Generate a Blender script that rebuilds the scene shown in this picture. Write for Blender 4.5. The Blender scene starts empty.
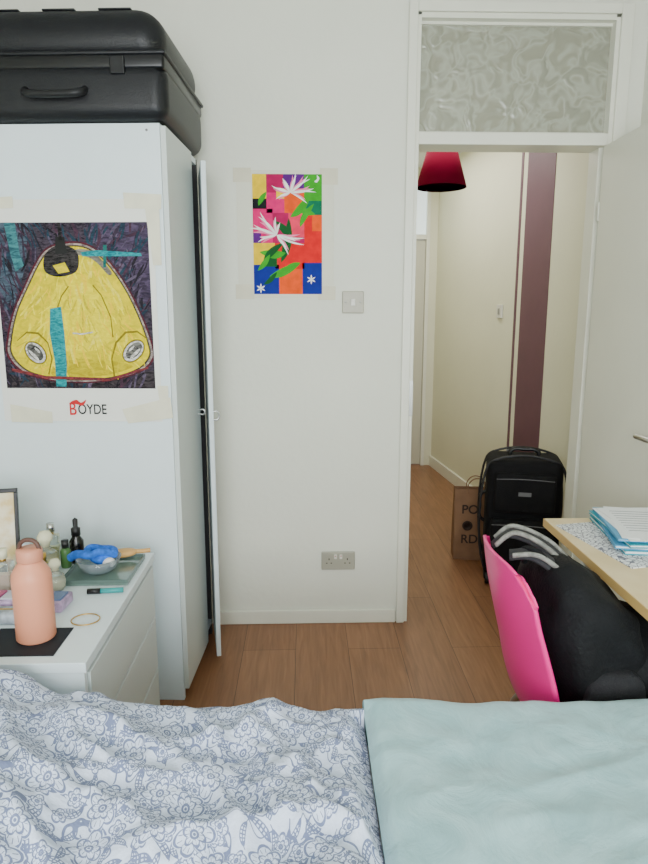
import bpy, bmesh, math, random
from mathutils import Vector, Matrix, noise
random.seed(4)
R=math.radians
def lin(c):
    o=[]
    for v in c[:3]:
        v=v/255.0
        o.append(v/12.92 if v<=0.04045 else ((v+0.055)/1.055)**2.4)
    return (o[0],o[1],o[2],1.0)
# ---------------------------------------------------------------- materials
MATS={}
def M(name,rgb,rough=0.6,var=0.0,vscale=8,bump=0.0,bscale=60,metal=0.0,trans=0.0,emit=0.0,sheen=0.0,coat=0.0,ior=1.45,rgb2=None,stretch=None,spec=0.5):
    if name in MATS: return MATS[name]
    m=bpy.data.materials.new(name); m.use_nodes=True
    nt=m.node_tree; b=nt.nodes['Principled BSDF']
    c=lin(rgb)
    b.inputs['Base Color'].default_value=c
    b.inputs['Roughness'].default_value=rough
    b.inputs['Metallic'].default_value=metal
    b.inputs['IOR'].default_value=ior
    b.inputs['Specular IOR Level'].default_value=spec
    b.inputs['Transmission Weight'].default_value=trans
    b.inputs['Sheen Weight'].default_value=sheen
    b.inputs['Coat Weight'].default_value=coat
    if emit>0:
        b.inputs['Emission Color'].default_value=c
        b.inputs['Emission Strength'].default_value=emit
    tc=nt.nodes.new('ShaderNodeTexCoord')
    src=tc.outputs['Object']
    if stretch:
        mp=nt.nodes.new('ShaderNodeMapping'); mp.inputs['Scale'].default_value=stretch; mp.inputs['Rotation'].default_value=(0,R(25),0)
        nt.links.new(src,mp.inputs['Vector']); src=mp.outputs['Vector']
    if var>0 or rgb2:
        n=nt.nodes.new('ShaderNodeTexNoise'); n.inputs['Scale'].default_value=vscale; n.inputs['Detail'].default_value=6
        n.inputs['Roughness'].default_value=0.65 if stretch else 0.5
        n.inputs['Distortion'].default_value=1.2 if stretch else 0
        nt.links.new(src,n.inputs['Vector'])
        r=nt.nodes.new('ShaderNodeValToRGB')
        r.color_ramp.elements[0].position=0.38; r.color_ramp.elements[1].position=0.62
        if rgb2: c2=lin(rgb2); c1=c
        else:
            c1=tuple(v*(1-var) for v in c[:3])+(1,); c2=tuple(min(1,v*(1+var)) for v in c[:3])+(1,)
        r.color_ramp.elements[0].color=c1; r.color_ramp.elements[1].color=c2
        nt.links.new(n.outputs['Fac'],r.inputs['Fac']); nt.links.new(r.outputs['Color'],b.inputs['Base Color'])
    if bump>0:
        n=nt.nodes.new('ShaderNodeTexNoise'); n.inputs['Scale'].default_value=bscale; n.inputs['Detail'].default_value=4
        nt.links.new(tc.outputs['Object'],n.inputs['Vector'])
        bp=nt.nodes.new('ShaderNodeBump'); bp.inputs['Strength'].default_value=bump; bp.inputs['Distance'].default_value=0.01
        nt.links.new(n.outputs['Fac'],bp.inputs['Height']); nt.links.new(bp.outputs['Normal'],b.inputs['Normal'])
    MATS[name]=m
    return m
# ---------------------------------------------------------------- helpers
def link(o,parent=None):
    bpy.context.scene.collection.objects.link(o)
    if parent: o.parent=parent
    return o
def group(name,loc=(0,0,0),rz=0,rot=None):
    e=bpy.data.objects.new(name,None); e.empty_display_size=0.05
    e.location=loc; e.rotation_euler=rot if rot else (0,0,rz)
    return link(e)
def mesh_obj(name,verts,faces,mat,parent=None,loc=(0,0,0),rot=(0,0,0),smooth=False):
    me=bpy.data.meshes.new(name); me.from_pydata(verts,[],faces); me.update()
    if mat: me.materials.append(mat)
    if smooth:
        for p in me.polygons: p.use_smooth=True
    o=bpy.data.objects.new(name,me); o.location=loc; o.rotation_euler=rot
    return link(o,parent)
def box(name,x0,x1,y0,y1,z0,z1,mat,parent=None,bevel=0.0,seg=3,rot=(0,0,0),taper=1.0):
    c=Vector(((x0+x1)/2,(y0+y1)/2,(z0+z1)/2)); hx,hy,hz=(x1-x0)/2,(y1-y0)/2,(z1-z0)/2
    bm=bmesh.new(); bmesh.ops.create_cube(bm,size=2)
    for v in bm.verts:
        t=taper if v.co.z>0 else 1.0
        v.co=Vector((v.co.x*hx*t,v.co.y*hy*t,v.co.z*hz))
    if bevel>0:
        bmesh.ops.bevel(bm,geom=bm.edges[:]+bm.verts[:],offset=min(bevel,hx*.98,hy*.98,hz*.98),segments=seg,profile=0.5,affect='EDGES')
    me=bpy.data.meshes.new(name); bm.to_mesh(me); bm.free(); me.materials.append(mat)
    if bevel>0.004:
        for p in me.polygons: p.use_smooth=True
    o=bpy.data.objects.new(name,me); o.location=c; o.rotation_euler=rot
    return link(o,parent)
def lathe(name,prof,mat,parent=None,loc=(0,0,0),seg=32,rot=(0,0,0),smooth=True,sx=1,sy=1):
    vs=[];fs=[]
    for r,z in prof:
        for i in range(seg):
            a=2*math.pi*i/seg; vs.append((r*math.cos(a)*sx,r*math.sin(a)*sy,z))
    for j in range(len(prof)-1):
        for i in range(seg):
            k=(i+1)%seg
            fs.append((j*seg+i,j*seg+k,(j+1)*seg+k,(j+1)*seg+i))
    if prof[0][0]>1e-4: fs.append(tuple(reversed(range(seg))))
    n=len(prof)-1
    if prof[-1][0]>1e-4: fs.append(tuple(n*seg+i for i in range(seg)))
    o=mesh_obj(name,vs,fs,mat,parent,loc,rot,smooth)
    return o
def tube(name,pts,rad,mat,parent=None,cyclic=False,flat=None,res=8):
    cu=bpy.data.curves.new(name,'CURVE'); cu.dimensions='3D'; cu.bevel_depth=rad; cu.bevel_resolution=4
    cu.resolution_u=res; cu.use_fill_caps=True
    s=cu.splines.new('BEZIER'); s.bezier_points.add(len(pts)-1)
    for p,q in zip(s.bezier_points,pts):
        p.co=q; p.handle_left_type='AUTO'; p.handle_right_type='AUTO'
    s.use_cyclic_u=cyclic
    cu.materials.append(mat)
    o=bpy.data.objects.new(name,cu); link(o)
    dg=bpy.context.evaluated_depsgraph_get(); dg.update()
    me=bpy.data.meshes.new_from_object(o.evaluated_get(dg)); me.name=name
    bpy.data.objects.remove(o)
    for p in me.polygons: p.use_smooth=True
    if len(me.materials)==0: me.materials.append(mat)
    return link(bpy.data.objects.new(name,me),parent)
def strap(name,pts,w,th,mat,parent=None,side=(0,1,0),n=40):
    P=[Vector(p) for p in pts]
    def cr(t):
        k=min(int(t),len(P)-2); f=t-k
        p0=P[max(k-1,0)];p1=P[k];p2=P[k+1];p3=P[min(k+2,len(P)-1)]
        return 0.5*((2*p1)+(-p0+p2)*f+(2*p0-5*p1+4*p2-p3)*f*f+(-p0+3*p1-3*p2+p3)*f**3)
    vs=[];fs=[]
    S=Vector(side).normalized()
    for i in range(n+1):
        t=(len(P)-1)*i/n*0.9999
        c=cr(t); d=(cr(min(t+.02,len(P)-1.0001))-cr(max(t-.02,0))).normalized()
        nn=d.cross(S).normalized(); s2=nn.cross(d).normalized()
        for a in range(8):
            an=2*math.pi*a/8+math.pi/8
            vs.append(tuple(c+s2*(w/2)*math.cos(an)*1.05+nn*(th/2)*math.sin(an)*1.3))
    for i in range(n):
        for a in range(8):
            b=(a+1)%8
            fs.append((i*8+a,i*8+b,(i+1)*8+b,(i+1)*8+a))
    fs.append(tuple(range(7,-1,-1))); fs.append(tuple(n*8+a for a in range(8)))
    return mesh_obj(name,vs,fs,mat,parent,smooth=True)
def smooth_closed(pts,n=6):
    out=[];L=len(pts)
    for i in range(L):
        p0,p1,p2,p3=[Vector(pts[(i+k-1)%L]) for k in range(4)]
        for j in range(n):
            f=j/n
            out.append(tuple(0.5*((2*p1)+(-p0+p2)*f+(2*p0-5*p1+4*p2-p3)*f*f+(-p0+3*p1-3*p2+p3)*f**3)))
    return out
def flat(name,pts,mat,parent,layer,sm=False,clampx=None):
    if sm: pts=smooth_closed(pts)
    if clampx: pts=[(max(clampx[0],min(clampx[1],p[0])),p[1]) for p in pts]
    bm=bmesh.new(); y=-0.0004*layer
    vs=[bm.verts.new((p[0],y,p[1])) for p in pts]
    f=bm.faces.new(vs); f.normal_update()
    if f.normal.y>0: f.normal_flip()
    bmesh.ops.triangulate(bm,faces=bm.faces[:])
    me=bpy.data.meshes.new(name); bm.to_mesh(me); bm.free(); me.materials.append(mat)
    return link(bpy.data.objects.new(name,me),parent)
def superell(name,c,h,mat,parent,e=0.6,f=None,seg=32,ring=20,rot=(0,0,0)):
    vs=[];fs=[]
    def sp(v,p): return math.copysign(abs(v)**p,v)
    for j in range(ring+1):
        ph=-math.pi/2+math.pi*j/ring
        for i in range(seg):
            th=2*math.pi*i/seg
            p=Vector((h[0]*sp(math.cos(ph),e)*sp(math.cos(th),e),h[1]*sp(math.cos(ph),e)*sp(math.sin(th),e),h[2]*sp(math.sin(ph),e)))
            if f: p=f(p)
            vs.append(tuple(p))
    for j in range(ring):
        for i in range(seg):
            k=(i+1)%seg; fs.append((j*seg+i,j*seg+k,(j+1)*seg+k,(j+1)*seg+i))
    return mesh_obj(name,vs,fs,mat,parent,loc=c,rot=rot,smooth=True)
def sstep(a,b,x):
    t=max(0,min(1,(x-a)/(b-a))); return t*t*(3-2*t)

# ---------------------------------------------------------------- colours
wallm=M('wall_paint',(229,230,216),0.7,var=0.02,vscale=2,bump=0.12,bscale=35)
hallm=M('hall_paint',(228,227,202),0.65,var=0.02,vscale=2,bump=0.1,bscale=30)
ceilm=M('ceiling_paint',(232,232,226),0.8,bump=0.05)
trimm=M('trim_gloss',(233,233,218),0.35,var=0.02,vscale=5)
doorm=M('door_gloss',(231,231,216),0.4,var=0.02,vscale=3)
whitem=M('white_laminate',(220,232,235),0.35,var=0.01)
plast=M('white_plastic',(222,220,210),0.35)
steel=M('steel',(190,190,188),0.3,metal=1.0)
black=M('black_plastic',(18,18,20),0.4)

def floor_mat():
    m=bpy.data.materials.new('oak_laminate'); m.use_nodes=True; nt=m.node_tree; b=nt.nodes['Principled BSDF']
    tc=nt.nodes.new('ShaderNodeTexCoord'); mp=nt.nodes.new('ShaderNodeMapping'); mp.inputs['Rotation'].default_value=(0,0,R(90))
    mp.inputs['Location'].default_value=(0.3,0.07,0)
    nt.links.new(tc.outputs['Object'],mp.inputs['Vector'])
    br=nt.nodes.new('ShaderNodeTexBrick'); br.inputs['Scale'].default_value=1; br.inputs['Brick Width'].default_value=1.28
    br.inputs['Row Height'].default_value=0.215; br.inputs['Mortar Size'].default_value=0.0013; br.offset=0.37
    br.inputs['Color1'].default_value=lin((160,114,80)); br.inputs['Color2'].default_value=lin((145,101,70)); br.inputs['Mortar'].default_value=lin((98,68,48))
    br.inputs['Bias'].default_value=0
    nt.links.new(mp.outputs['Vector'],br.inputs['Vector'])
    m2=nt.nodes.new('ShaderNodeMapping'); m2.inputs['Scale'].default_value=(22,1.6,1); nt.links.new(tc.outputs['Object'],m2.inputs['Vector'])
    n=nt.nodes.new('ShaderNodeTexNoise'); n.inputs['Scale'].default_value=2.5; n.inputs['Detail'].default_value=7; n.inputs['Distortion'].default_value=0.8
    nt.links.new(m2.outputs['Vector'],n.inputs['Vector'])
    r=nt.nodes.new('ShaderNodeValToRGB'); r.color_ramp.elements[0].position=.3; r.color_ramp.elements[1].position=.7
    r.color_ramp.elements[0].color=(.72,.68,.64,1); r.color_ramp.elements[1].color=(1.08,1.06,1.04,1)
    nt.links.new(n.outputs['Fac'],r.inputs['Fac'])
    mx=nt.nodes.new('ShaderNodeMixRGB'); mx.blend_type='MULTIPLY'; mx.inputs['Fac'].default_value=1
    nt.links.new(br.outputs['Color'],mx.inputs[1]); nt.links.new(r.outputs['Color'],mx.inputs[2])
    nt.links.new(mx.outputs[0],b.inputs['Base Color']); b.inputs['Roughness'].default_value=0.38
    return m
floorm=floor_mat()

# ---------------------------------------------------------------- room shell
YW=2.686; XL=-1.45; XR=1.32; YB=-1.5; CZ=2.525
OX0,OX1=0.435,1.205; OZ=2.465
box('floor',XL,1.5,YB,5.8,-0.05,0.0,floorm)
box('ceiling',XL-.1,1.6,YB-.1,5.8,CZ,CZ+.05,ceilm)
box('wall_left',XL-.1,XL,YB-.1,YW+.12,0,CZ,wallm)
box('wall_right',XR,XR+.1,YB-.1,YW,0,CZ,wallm)
def multi(name,boxes,mat):
    bm=bmesh.new()
    for (x0,x1,y0,y1,z0,z1) in boxes:
        g=bmesh.ops.create_cube(bm,size=1)
        for v in g['verts']:
            v.co=Vector(((x0+x1)/2+v.co.x*(x1-x0),(y0+y1)/2+v.co.y*(y1-y0),(z0+z1)/2+v.co.z*(z1-z0)))
    me=bpy.data.meshes.new(name); bm.to_mesh(me); bm.free(); me.materials.append(mat)
    return link(bpy.data.objects.new(name,me))
multi('wall_far',[(XL,OX0-.02,YW,YW+.12,0,CZ),(OX1+.02,1.6,YW,YW+.12,0,CZ),(OX0-.02,OX1+.02,YW,YW+.12,OZ+.02,CZ)],wallm)
multi('wall_window',[(XL,-.95,YB-.1,YB,0,CZ),(.95,XR,YB-.1,YB,0,CZ),(-.95,.95,YB-.1,YB,0,.85),(-.95,.95,YB-.1,YB,2.25,CZ)],wallm)
w=group('window_1',(0,YB-.05,.85))
for i,(a,b,c,d) in enumerate([(-.95,.95,0,.05),(-.95,.95,1.35,1.4),(-.95,-.9,.05,1.35),(.9,.95,.05,1.35),(-.02,.02,.05,1.35)]):
    box('frame_%d'%i,a,b,-.03,.03,c,d,trimm,w)
box('trim_window_sill',-1.0,1.0,YB+.001,YB+.10,.80,.849,trimm)

box('baseboard_far',-.40,.395,YW-.014,YW-.0005,0,.062,trimm,bevel=.004)
df=group('trim_doorframe',(0,YW,0))
box('jamb_left',OX0-.02,OX0+.012,-.004,.12,0,OZ,trimm,df)
box('jamb_right',OX1-.012,OX1+.02,-.004,.12,0,OZ,trimm,df)
box('head',OX0+.012,OX1-.012,-.004,.12,OZ-.01,OZ+.02,trimm,df)
box('transom',OX0+.012,OX1-.012,-.006,.12,2.005,2.05,trimm,df,bevel=.003)
box('door_stop',OX1-.03,OX1-.012,.03,.12,0,2.005,trimm,df)
box('architrave_left',.398,OX0-.003,-.018,-.0045,0,OZ+.045,trimm,df,bevel=.003)
box('architrave_right',OX1+.003,1.255,-.018,-.0045,0,OZ+.045,trimm,df,bevel=.003)
box('architrave_top',OX0-.003,OX1+.003,-.018,-.0045,OZ+.008,OZ+.045,trimm,df,bevel=.003)
box('strike_plate',OX0-.001,OX0+.0135,-.0055,-.0035,.93,1.08,steel,df)
def fan_mat():
    m=bpy.data.materials.new('obscure_glass'); m.use_nodes=True; nt=m.node_tree; b=nt.nodes['Principled BSDF']
    tc=nt.nodes.new('ShaderNodeTexCoord')
    n=nt.nodes.new('ShaderNodeTexNoise'); n.inputs['Scale'].default_value=13; n.inputs['Detail'].default_value=1.0; n.inputs['Distortion'].default_value=1.4
    nt.links.new(tc.outputs['Object'],n.inputs['Vector'])
    r=nt.nodes.new('ShaderNodeValToRGB'); e=r.color_ramp.elements
    e[0].position=.38; e[0].color=lin((158,158,140)); e[1].position=.64; e[1].color=lin((156,157,140))
    x=e.new(.5); x.color=lin((178,180,164))
    nt.links.new(n.outputs['Fac'],r.inputs['Fac']); nt.links.new(r.outputs['Color'],b.inputs['Base Color'])
    bp=nt.nodes.new('ShaderNodeBump'); bp.inputs['Strength'].default_value=.8; bp.inputs['Distance'].default_value=.014
    nt.links.new(n.outputs['Fac'],bp.inputs['Height']); nt.links.new(bp.outputs['Normal'],b.inputs['Normal'])
    b.inputs['Roughness'].default_value=.25; b.inputs['Transmission Weight'].default_value=.1
    return m
fl=group('window_2',(0,YW+.04,2.05))
box('glass',OX0+.012,OX1-.012,0,.006,0.0,OZ-.01-2.05,fan_mat(),fl)
box('bead_top',OX0+.012,OX1-.012,-.012,0,OZ-.02-2.05,OZ-.01-2.05,trimm,fl)
box('bead_bottom',OX0+.012,OX1-.012,-.012,0,0,.01,trimm,fl)
d=group('door_1',(1.172,YW-.022,0),rz=R(-.3))
box('leaf',0,.038,-.735,0,.008,1.998,doorm,d,bevel=.002)
lathe('rose',[(0,0),(.026,0),(.026,.006),(.02,.01),(0,.01)],steel,d,loc=(0,-.665,.955),rot=(0,R(-90),0))
tube('lever',[(-.01,-.665,.955),(-.05,-.665,.955),(-.058,-.65,.955),(-.058,-.555,.952)],.010,steel,d)
for i,z in enumerate((.25,1.72)):
    lathe('hinge_%d'%i,[(.005,0),(.005,.07)],trimm,d,loc=(.001,.006,z),seg=12)

# ---------------------------------------------------------------- hallway
HY=5.64
def hx(y): return 1.42-.1056*(y-2.8)
def prism(name,p0,p1,th,z0,z1,mat,parent=None,off=0.0):
    a=Vector((p0[0],p0[1],0)); b=Vector((p1[0],p1[1],0)); dd=(b-a).normalized(); nn=Vector((dd.y,-dd.x,0))
    a=a+nn*off; b=b+nn*off
    q=[a,b,b+nn*th,a+nn*th]
    vs=[(p.x,p.y,z0) for p in q]+[(p.x,p.y,z1) for p in q]
    fs=[(0,1,5,4),(1,2,6,5),(2,3,7,6),(3,0,4,7),(4,5,6,7),(3,2,1,0)]
    o=mesh_obj(name,vs,fs,mat,parent)
    bm=bmesh.new(); bm.from_mesh(o.data); bmesh.ops.recalc_face_normals(bm,faces=bm.faces[:]); bm.to_mesh(o.data); bm.free()
    return o
prism('wall_hall_right',(hx(YW+.12),YW+.12),(hx(HY),HY),.1,0,CZ,hallm)
box('wall_hall_left',.1,.2,YW+.12,HY,0,CZ,hallm)
plum=M('plum_paint',(104,68,82),.5,var=.03)
prism('trim_stripe',(hx(3.60),3.60),(hx(3.94),3.94),-.003,.09,CZ,plum)
prism('trim_stripe_thin',(hx(4.00),4.00),(hx(4.03),4.03),-.003,.09,CZ,plum)
prism('baseboard_hall',(hx(YW+.13),YW+.13),(hx(HY),HY),-.016,0,.09,trimm)
DX0,DX1=.40,1.055
multi('wall_hall_end',[(.1,DX0,HY,HY+.1,0,CZ),(DX1,1.3,HY,HY+.1,0,CZ),(DX0,DX1,HY,HY+.1,2.40,CZ)],hallm)
d2=group('door_2',(DX0,HY+.02,0))
W2=DX1-DX0
hd=M('hall_door_paint',(206,204,186),.45)
box('leaf',.03,W2-.03,0,.04,.005,1.95,hd,d2,bevel=.003)
box('frame_left',0,.028,-.03,.06,0,2.40,trimm,d2); box('frame_right',W2-.028,W2,-.03,.06,0,2.40,trimm,d2)
box('panel_upper',.12,W2-.12,-.006,0,1.0,1.83,hd,d2,bevel=.003); box('panel_lower',.12,W2-.12,-.006,0,.2,.88,hd,d2,bevel=.003)
lathe('knob',[(0,0),(.012,.0),(.012,.03),(.026,.04),(.026,.055),(0,.065)],steel,d2,loc=(.09,0,1.0),rot=(R(90),0,0))
f2=group('window_3',(DX0,HY+.02,1.955))
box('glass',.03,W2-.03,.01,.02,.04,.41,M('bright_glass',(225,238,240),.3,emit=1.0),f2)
box('rail',.0281,W2-.0281,-.02,.05,0,.04,trimm,f2); box('rail_top',.0281,W2-.0281,-.02,.05,.41,.444,trimm,f2)
hs=group('hall_light_switch',(hx(4.24)-.001,4.24,1.36),rz=R(6.03))
box('plate',-.011,0,-.043,.043,-.043,.043,plast,hs,bevel=.003); box('rocker',-.016,-.011,-.012,.012,-.02,.02,M('rocker_grey',(150,150,140),.4),hs,bevel=.002)
red=M('red_shade',(116,6,40),.9,bump=.1,bscale=200,spec=.1)
pl=group('pendant_lamp',(.785,3.9,CZ))
ztop=-.27;zb=-.465
lathe('shade',[(.145,zb),(.088,ztop),(.085,ztop),(.142,zb),(.145,zb)],red,pl,seg=48)
lathe('cord',[(.003,zb+.12),(.003,0)],plast,pl,seg=8)
lathe('ceiling_rose',[(0,-.03),(.02,-.03),(.045,-.005),(.045,0)],plast,pl)
lathe('holder',[(0,zb+.04),(.028,zb+.06),(.03,zb+.09),(.015,zb+.12),(.0,zb+.125)],M('bulb',(240,235,220),.3),pl)
for i in range(3):
    a=i*2.094; tube('spider_%d'%i,[(0,0,zb+.12),(.088*math.cos(a),.088*math.sin(a),ztop)],.0015,steel,pl)

# ---------------------------------------------------------------- wall fittings
sw=group('light_switch',(.195,YW-.0005,1.40))
box('plate',-.044,.044,-.010,0,-.044,.044,M('switch_plate',(176,172,154),.35),sw,bevel=.004)
box('rocker',-.009,.009,-.016,-.009,-.014,.014,plast,sw,bevel=.002)
for i,x in enumerate((-.03,.03)): lathe('screw_%d'%i,[(.003,0),(.003,.0015),(0,.0015)],steel,sw,loc=(x,-.010,0),rot=(R(90),0,0),seg=10)
so=group('wall_socket',(.139,YW-.0005,.292))
box('plate',-.073,.073,-.011,0,-.041,.041,M('socket_plate',(170,168,152),.35),so,bevel=.004)
for i,x in enumerate((-.04,.04)):
    box('earth_pin_%d'%i,x-.002,x+.002,-.0116,-.0105,.004,.012,black,so)
    box('pin_l_%d'%i,x-.013,x-.007,-.0116,-.0105,-.012,-.008,black,so)
    box('pin_r_%d'%i,x+.007,x+.013,-.0116,-.0105,-.012,-.008,black,so)
    s=1 if x>0 else -1
    box('rocker_%d'%i,s*.012-.006,s*.012+.006,-.015,-.0105,.010,.030,plast,so,bevel=.0015)
    box('mark_%d'%i,s*.012-.003,s*.012+.003,-.0154,-.0149,.022,.025,M('red_mark',(190,40,30),.5),so)

# ---------------------------------------------------------------- flower art print
def PM(n,rgb): return M('print_'+n,rgb,.65,var=.08,vscale=30,spec=.2)
fp=group('flower_art_print',(-.2046,YW-.002,1.892))
k=.00391; kz=.00383
def q(u,v): return ((u-252)*k,-(v-174)*kz)
def quad(n,u0,v0,u1,v1,mat,layer): return flat(n,[q(u0,v0),q(u1,v0),q(u1,v1),q(u0,v1)],mat,fp,layer)
tapem=M('masking_tape',(214,209,184),.5,var=.03,vscale=20)
paper=M('paper',(230,230,222),.6,bump=.05)
quad('backing',236,170,334,298,M('backing_paper',(220,219,200),.5,var=.02,vscale=6),0.5)
quad('tape_1',233,168,251,182,tapem,1); quad('tape_2',320,168,338,184,tapem,1)
quad('tape_3',233,284,252,299,tapem,1); quad('tape_4',318,286,336,300,tapem,1)
pk=PM('pink',(222,20,110)); mg=PM('magenta',(176,10,84)); ye=PM('yellow',(240,200,10)); gr=PM('green',(50,160,30)); dg=PM('darkgreen',(12,84,36)); rd=PM('red',(222,20,24)); og=PM('orange',(240,84,14)); bl=PM('blue',(16,36,140)); blk=PM('black',(14,14,22)); wh=PM('white',(248,246,242)); pu=PM('purple',(90,24,120)); cr=PM('coral',(240,50,90)); lp_=PM('lightpink',(244,130,170))
quad('sheet',252,174,322,294,mg,2)
quad('b1',252,174,266,198,ye,3); quad('b2',266,174,283,192,mg,3); quad('b3',283,174,304,188,pu,3); quad('b4',304,174,322,200,gr,3); quad('b4b',304,200,322,214,PM('tealgreen',(10,110,76)),3)
quad('b5',252,198,266,208,blk,3); quad('b6',266,192,284,212,pk,3); quad('b7',252,208,272,242,pk,3); quad('b8',272,212,288,242,mg,3)
quad('b9',284,188,304,212,og,3); quad('b9b',288,212,304,236,cr,3); quad('b10',304,214,322,262,rd,3); quad('b11',252,242,274,264,ye,3); quad('b12',274,242,304,268,rd,3)
quad('b13',252,264,278,294,bl,3); quad('b14',278,268,302,294,og,3); quad('b15',302,262,322,294,bl,3)
quad('b16',252,232,260,242,pu,3.3); quad('b17',264,252,276,266,dg,3.4); quad('b18',276,188,284,198,ye,3.4); quad('b19',312,214,322,230,og,3.4)
def leaf(name,c,ang,L,Wd,mat,layer,bend=0.0):
    n=12; top=[];bot=[]
    ca,sa=math.cos(ang),math.sin(ang)
    for i in range(n+1):
        t=i/n; w=Wd*math.sin(math.pi*min(t,.999))**.8; b_=bend*L*t*t
        top.append((t*L,w+b_)); bot.append((t*L,-w+b_))
    pts=top+bot[1:-1][::-1]
    pts=[(c[0]+x*ca-y*sa,c[1]+x*sa+y*ca) for x,y in pts]
    return flat(name,pts,mat,fp,layer)
for i,(u,v,a,L,W_,bd) in enumerate([(280,262,65,.17,.018,.25),(290,216,30,.11,.016,.3),(298,206,-40,.07,.013,.3),(285,252,-165,.10,.017,-.3),(262,262,60,.11,.014,-.3),(268,276,10,.10,.015,.3),(256,270,40,.08,.011,.2),(300,226,75,.10,.012,-.3),(292,240,120,.10,.015,.2),(258,205,70,.06,.010,-.2),(300,262,200,.10,.015,.25),(306,200,70,.09,.012,.2),(262,284,25,.07,.010,.3)]):
    leaf('leaf_%d'%i,q(u,v),R(a),L,W_,gr if i%4 else dg,4+i*.1,bd)
def fronds(pre,u,v,angs,L,W_,mt_,ly):
    for i,(a,l) in enumerate(angs): leaf(pre+'_%d'%i,q(u,v),R(a),L*l,W_,mt_,ly+i*.05,.25 if i%2 else -.2)
fa=[(105,.7),(122,1.0),(138,1.1),(153,1.15),(168,1.0),(-174,.8),(85,.5),(-20,1.1),(-6,.8),(-33,1.15),(-48,.9),(-65,.6),(198,.7)]
fb=[(172,.9),(152,.8),(130,.7),(105,.7),(80,.8),(60,.9),(44,1.1),(28,1.1),(12,1.2),(-4,1.1),(-20,.9),(-170,.7),(-150,.5)]
fronds('petal_a',276,234,[(a+8,l*.85) for a,l in fa],.098,.0046,lp_,5.4)
fronds('petal_b',290,192,[(a+8,l*.85) for a,l in fb],.085,.0038,lp_,5.4)
fronds('flower_a',276,234,fa,.098,.0040,wh,6.2)
fronds('flower_b',290,192,fb,.085,.0033,wh,6.2)
for j,(u,v) in enumerate([(259,288),(311,279)]):
    for i in range(6): leaf('star_%d_%d'%(j,i),q(u,v),R(90+60*i),.019,.0028,wh,6+i*.05)
flat('moon',[q(*p) for p in [(317,175),(319.5,178),(317,182),(314.5,181),(317,178.5)]],wh,fp,6,sm=True)

# ---------------------------------------------------------------- wardrobe
TH=R(3.5); WC=(-.437,2.11)
wd=group('wardrobe',(WC[0],WC[1],0),rz=-TH)
WH=1.925; wl=-.60
inm=M('wardrobe_inner_shade',(60,60,62),.8)  # dark tone stands in for shade inside, seen through the door gap
box('side_panel_near',wl,0,0,.018,0,WH,whitem,wd,bevel=.0015)
box('side_panel_far',wl,0,.482,.50,0,WH,inm,wd)
box('top',wl,0,.0181,.4819,WH-.02,WH,whitem,wd); box('base',wl,0,.0181,.4819,.05,.068,whitem,wd)
box('back',wl,wl+.01,.0181,.4819,.068,WH-.02,inm,wd)
box('plinth',-.03,-.012,.0181,.4819,0,.05,inm,wd)
box('door_near',.001,.018,.001,.335,.045,WH-.008,M('wardrobe_door',(204,212,208),.35),wd,bevel=.0015)
od=group('door_ajar',(.004,.498,0)); od.parent=wd
od.rotation_euler=(0,0,R(14.5))
box('leaf',0,.017,-.252,0,.026,1.872,whitem,od,bevel=.0015)
tube('pull',[(.017,-.235,1.0),(.032,-.235,1.0),(.032,-.235,.97),(.017,-.235,.97)],.004,steel,od)
tube('pull_near',[(.018,.315,1.0),(.036,.315,1.0),(.036,.315,.985),(.018,.315,.985)],.0035,steel,wd)
tube('rail',[(-.3,.0185,1.84),(-.3,.4815,1.84)],.010,inm,wd)
lathe('screw',[(.004,0),(.004,.001),(0,.001)],M('screw_grey',(130,130,130),.4),wd,loc=(-.04,0,1.905),rot=(R(90),0,0),seg=12)
for i in range(8):  # dark garments, shaped wide and long to darken the door gap
    y=.05+i*.055; colr=[(20,20,24),(35,30,32),(18,22,30),(50,40,36),(25,25,25),(15,15,20),(24,22,26),(12,12,14)][i]
    vs=[];fs=[];nx,nz=14,24
    zb0=.09+.02*(i%3)
    for a in range(nz+1):
        z=zb0+(1.83-zb0)*a/nz; hw=.285 if a<nz-2 else .285-.06*(a-nz+2)
        for b_ in range(nx+1):
            s=-1+2*b_/nx; vs.append((-.295+s*hw,y+.010*math.sin(s*9+i+z*2),z))
    for a in range(nz):
        for b_ in range(nx):
            o_=a*(nx+1)+b_; fs.append((o_,o_+1,o_+nx+2,o_+nx+1))
    g=mesh_obj('garment_%d'%i,vs,fs,M('cloth_%d'%i,colr,.9),wd,smooth=True)
    sm=g.modifiers.new('s','SOLIDIFY'); sm.thickness=.012

# ---------------------------------------------------------------- car poster
LW=.478; pg_s=.032
ps=pg_s+LW
px0=WC[0]-ps*math.cos(TH); py0=WC[1]+ps*math.sin(TH)
fp2=group('car_painting_poster',(px0-.0015*math.sin(TH),py0-.0015,1.706),rz=-TH)
ku=LW/160; kv=.697/224
def p2(u,v): return ((u+2)*ku,-(v-198)*kv)
def f2d(n,pts,mat,layer,sm=False): return flat(n,[p2(*p) for p in pts],mat,fp2,layer,sm)
CL=(p2(-11.8,0)[0],p2(151.8,0)[0])
def sk(u,v): return p2(u-max(0,(v-240))/147*8,v)
def art(n,pts,mat,layer,sm=False): return flat(n,[sk(u,v) for u,v in pts],mat,fp2,layer,sm,clampx=CL)
f2d('sheet',[(-18,198),(158,198),(158,422),(-18,422)],paper,.5)
def AM(n,a,b,sc=25,st=(1,1,3.0)): return M('art_'+n,a,.8,rgb2=b,vscale=sc,bump=.4,bscale=90,stretch=st,spec=.2)
f2d('image_ground',[(-12,220),(152,220),(152,387),(-12,387)],AM('ground',(30,26,34),(76,66,78),36),1)
f2d('ground_top',[(86,220),(152,220),(152,306),(136,290),(116,262),(95,240)],AM('mauve',(84,70,94),(42,36,50),26),1.4)
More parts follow.
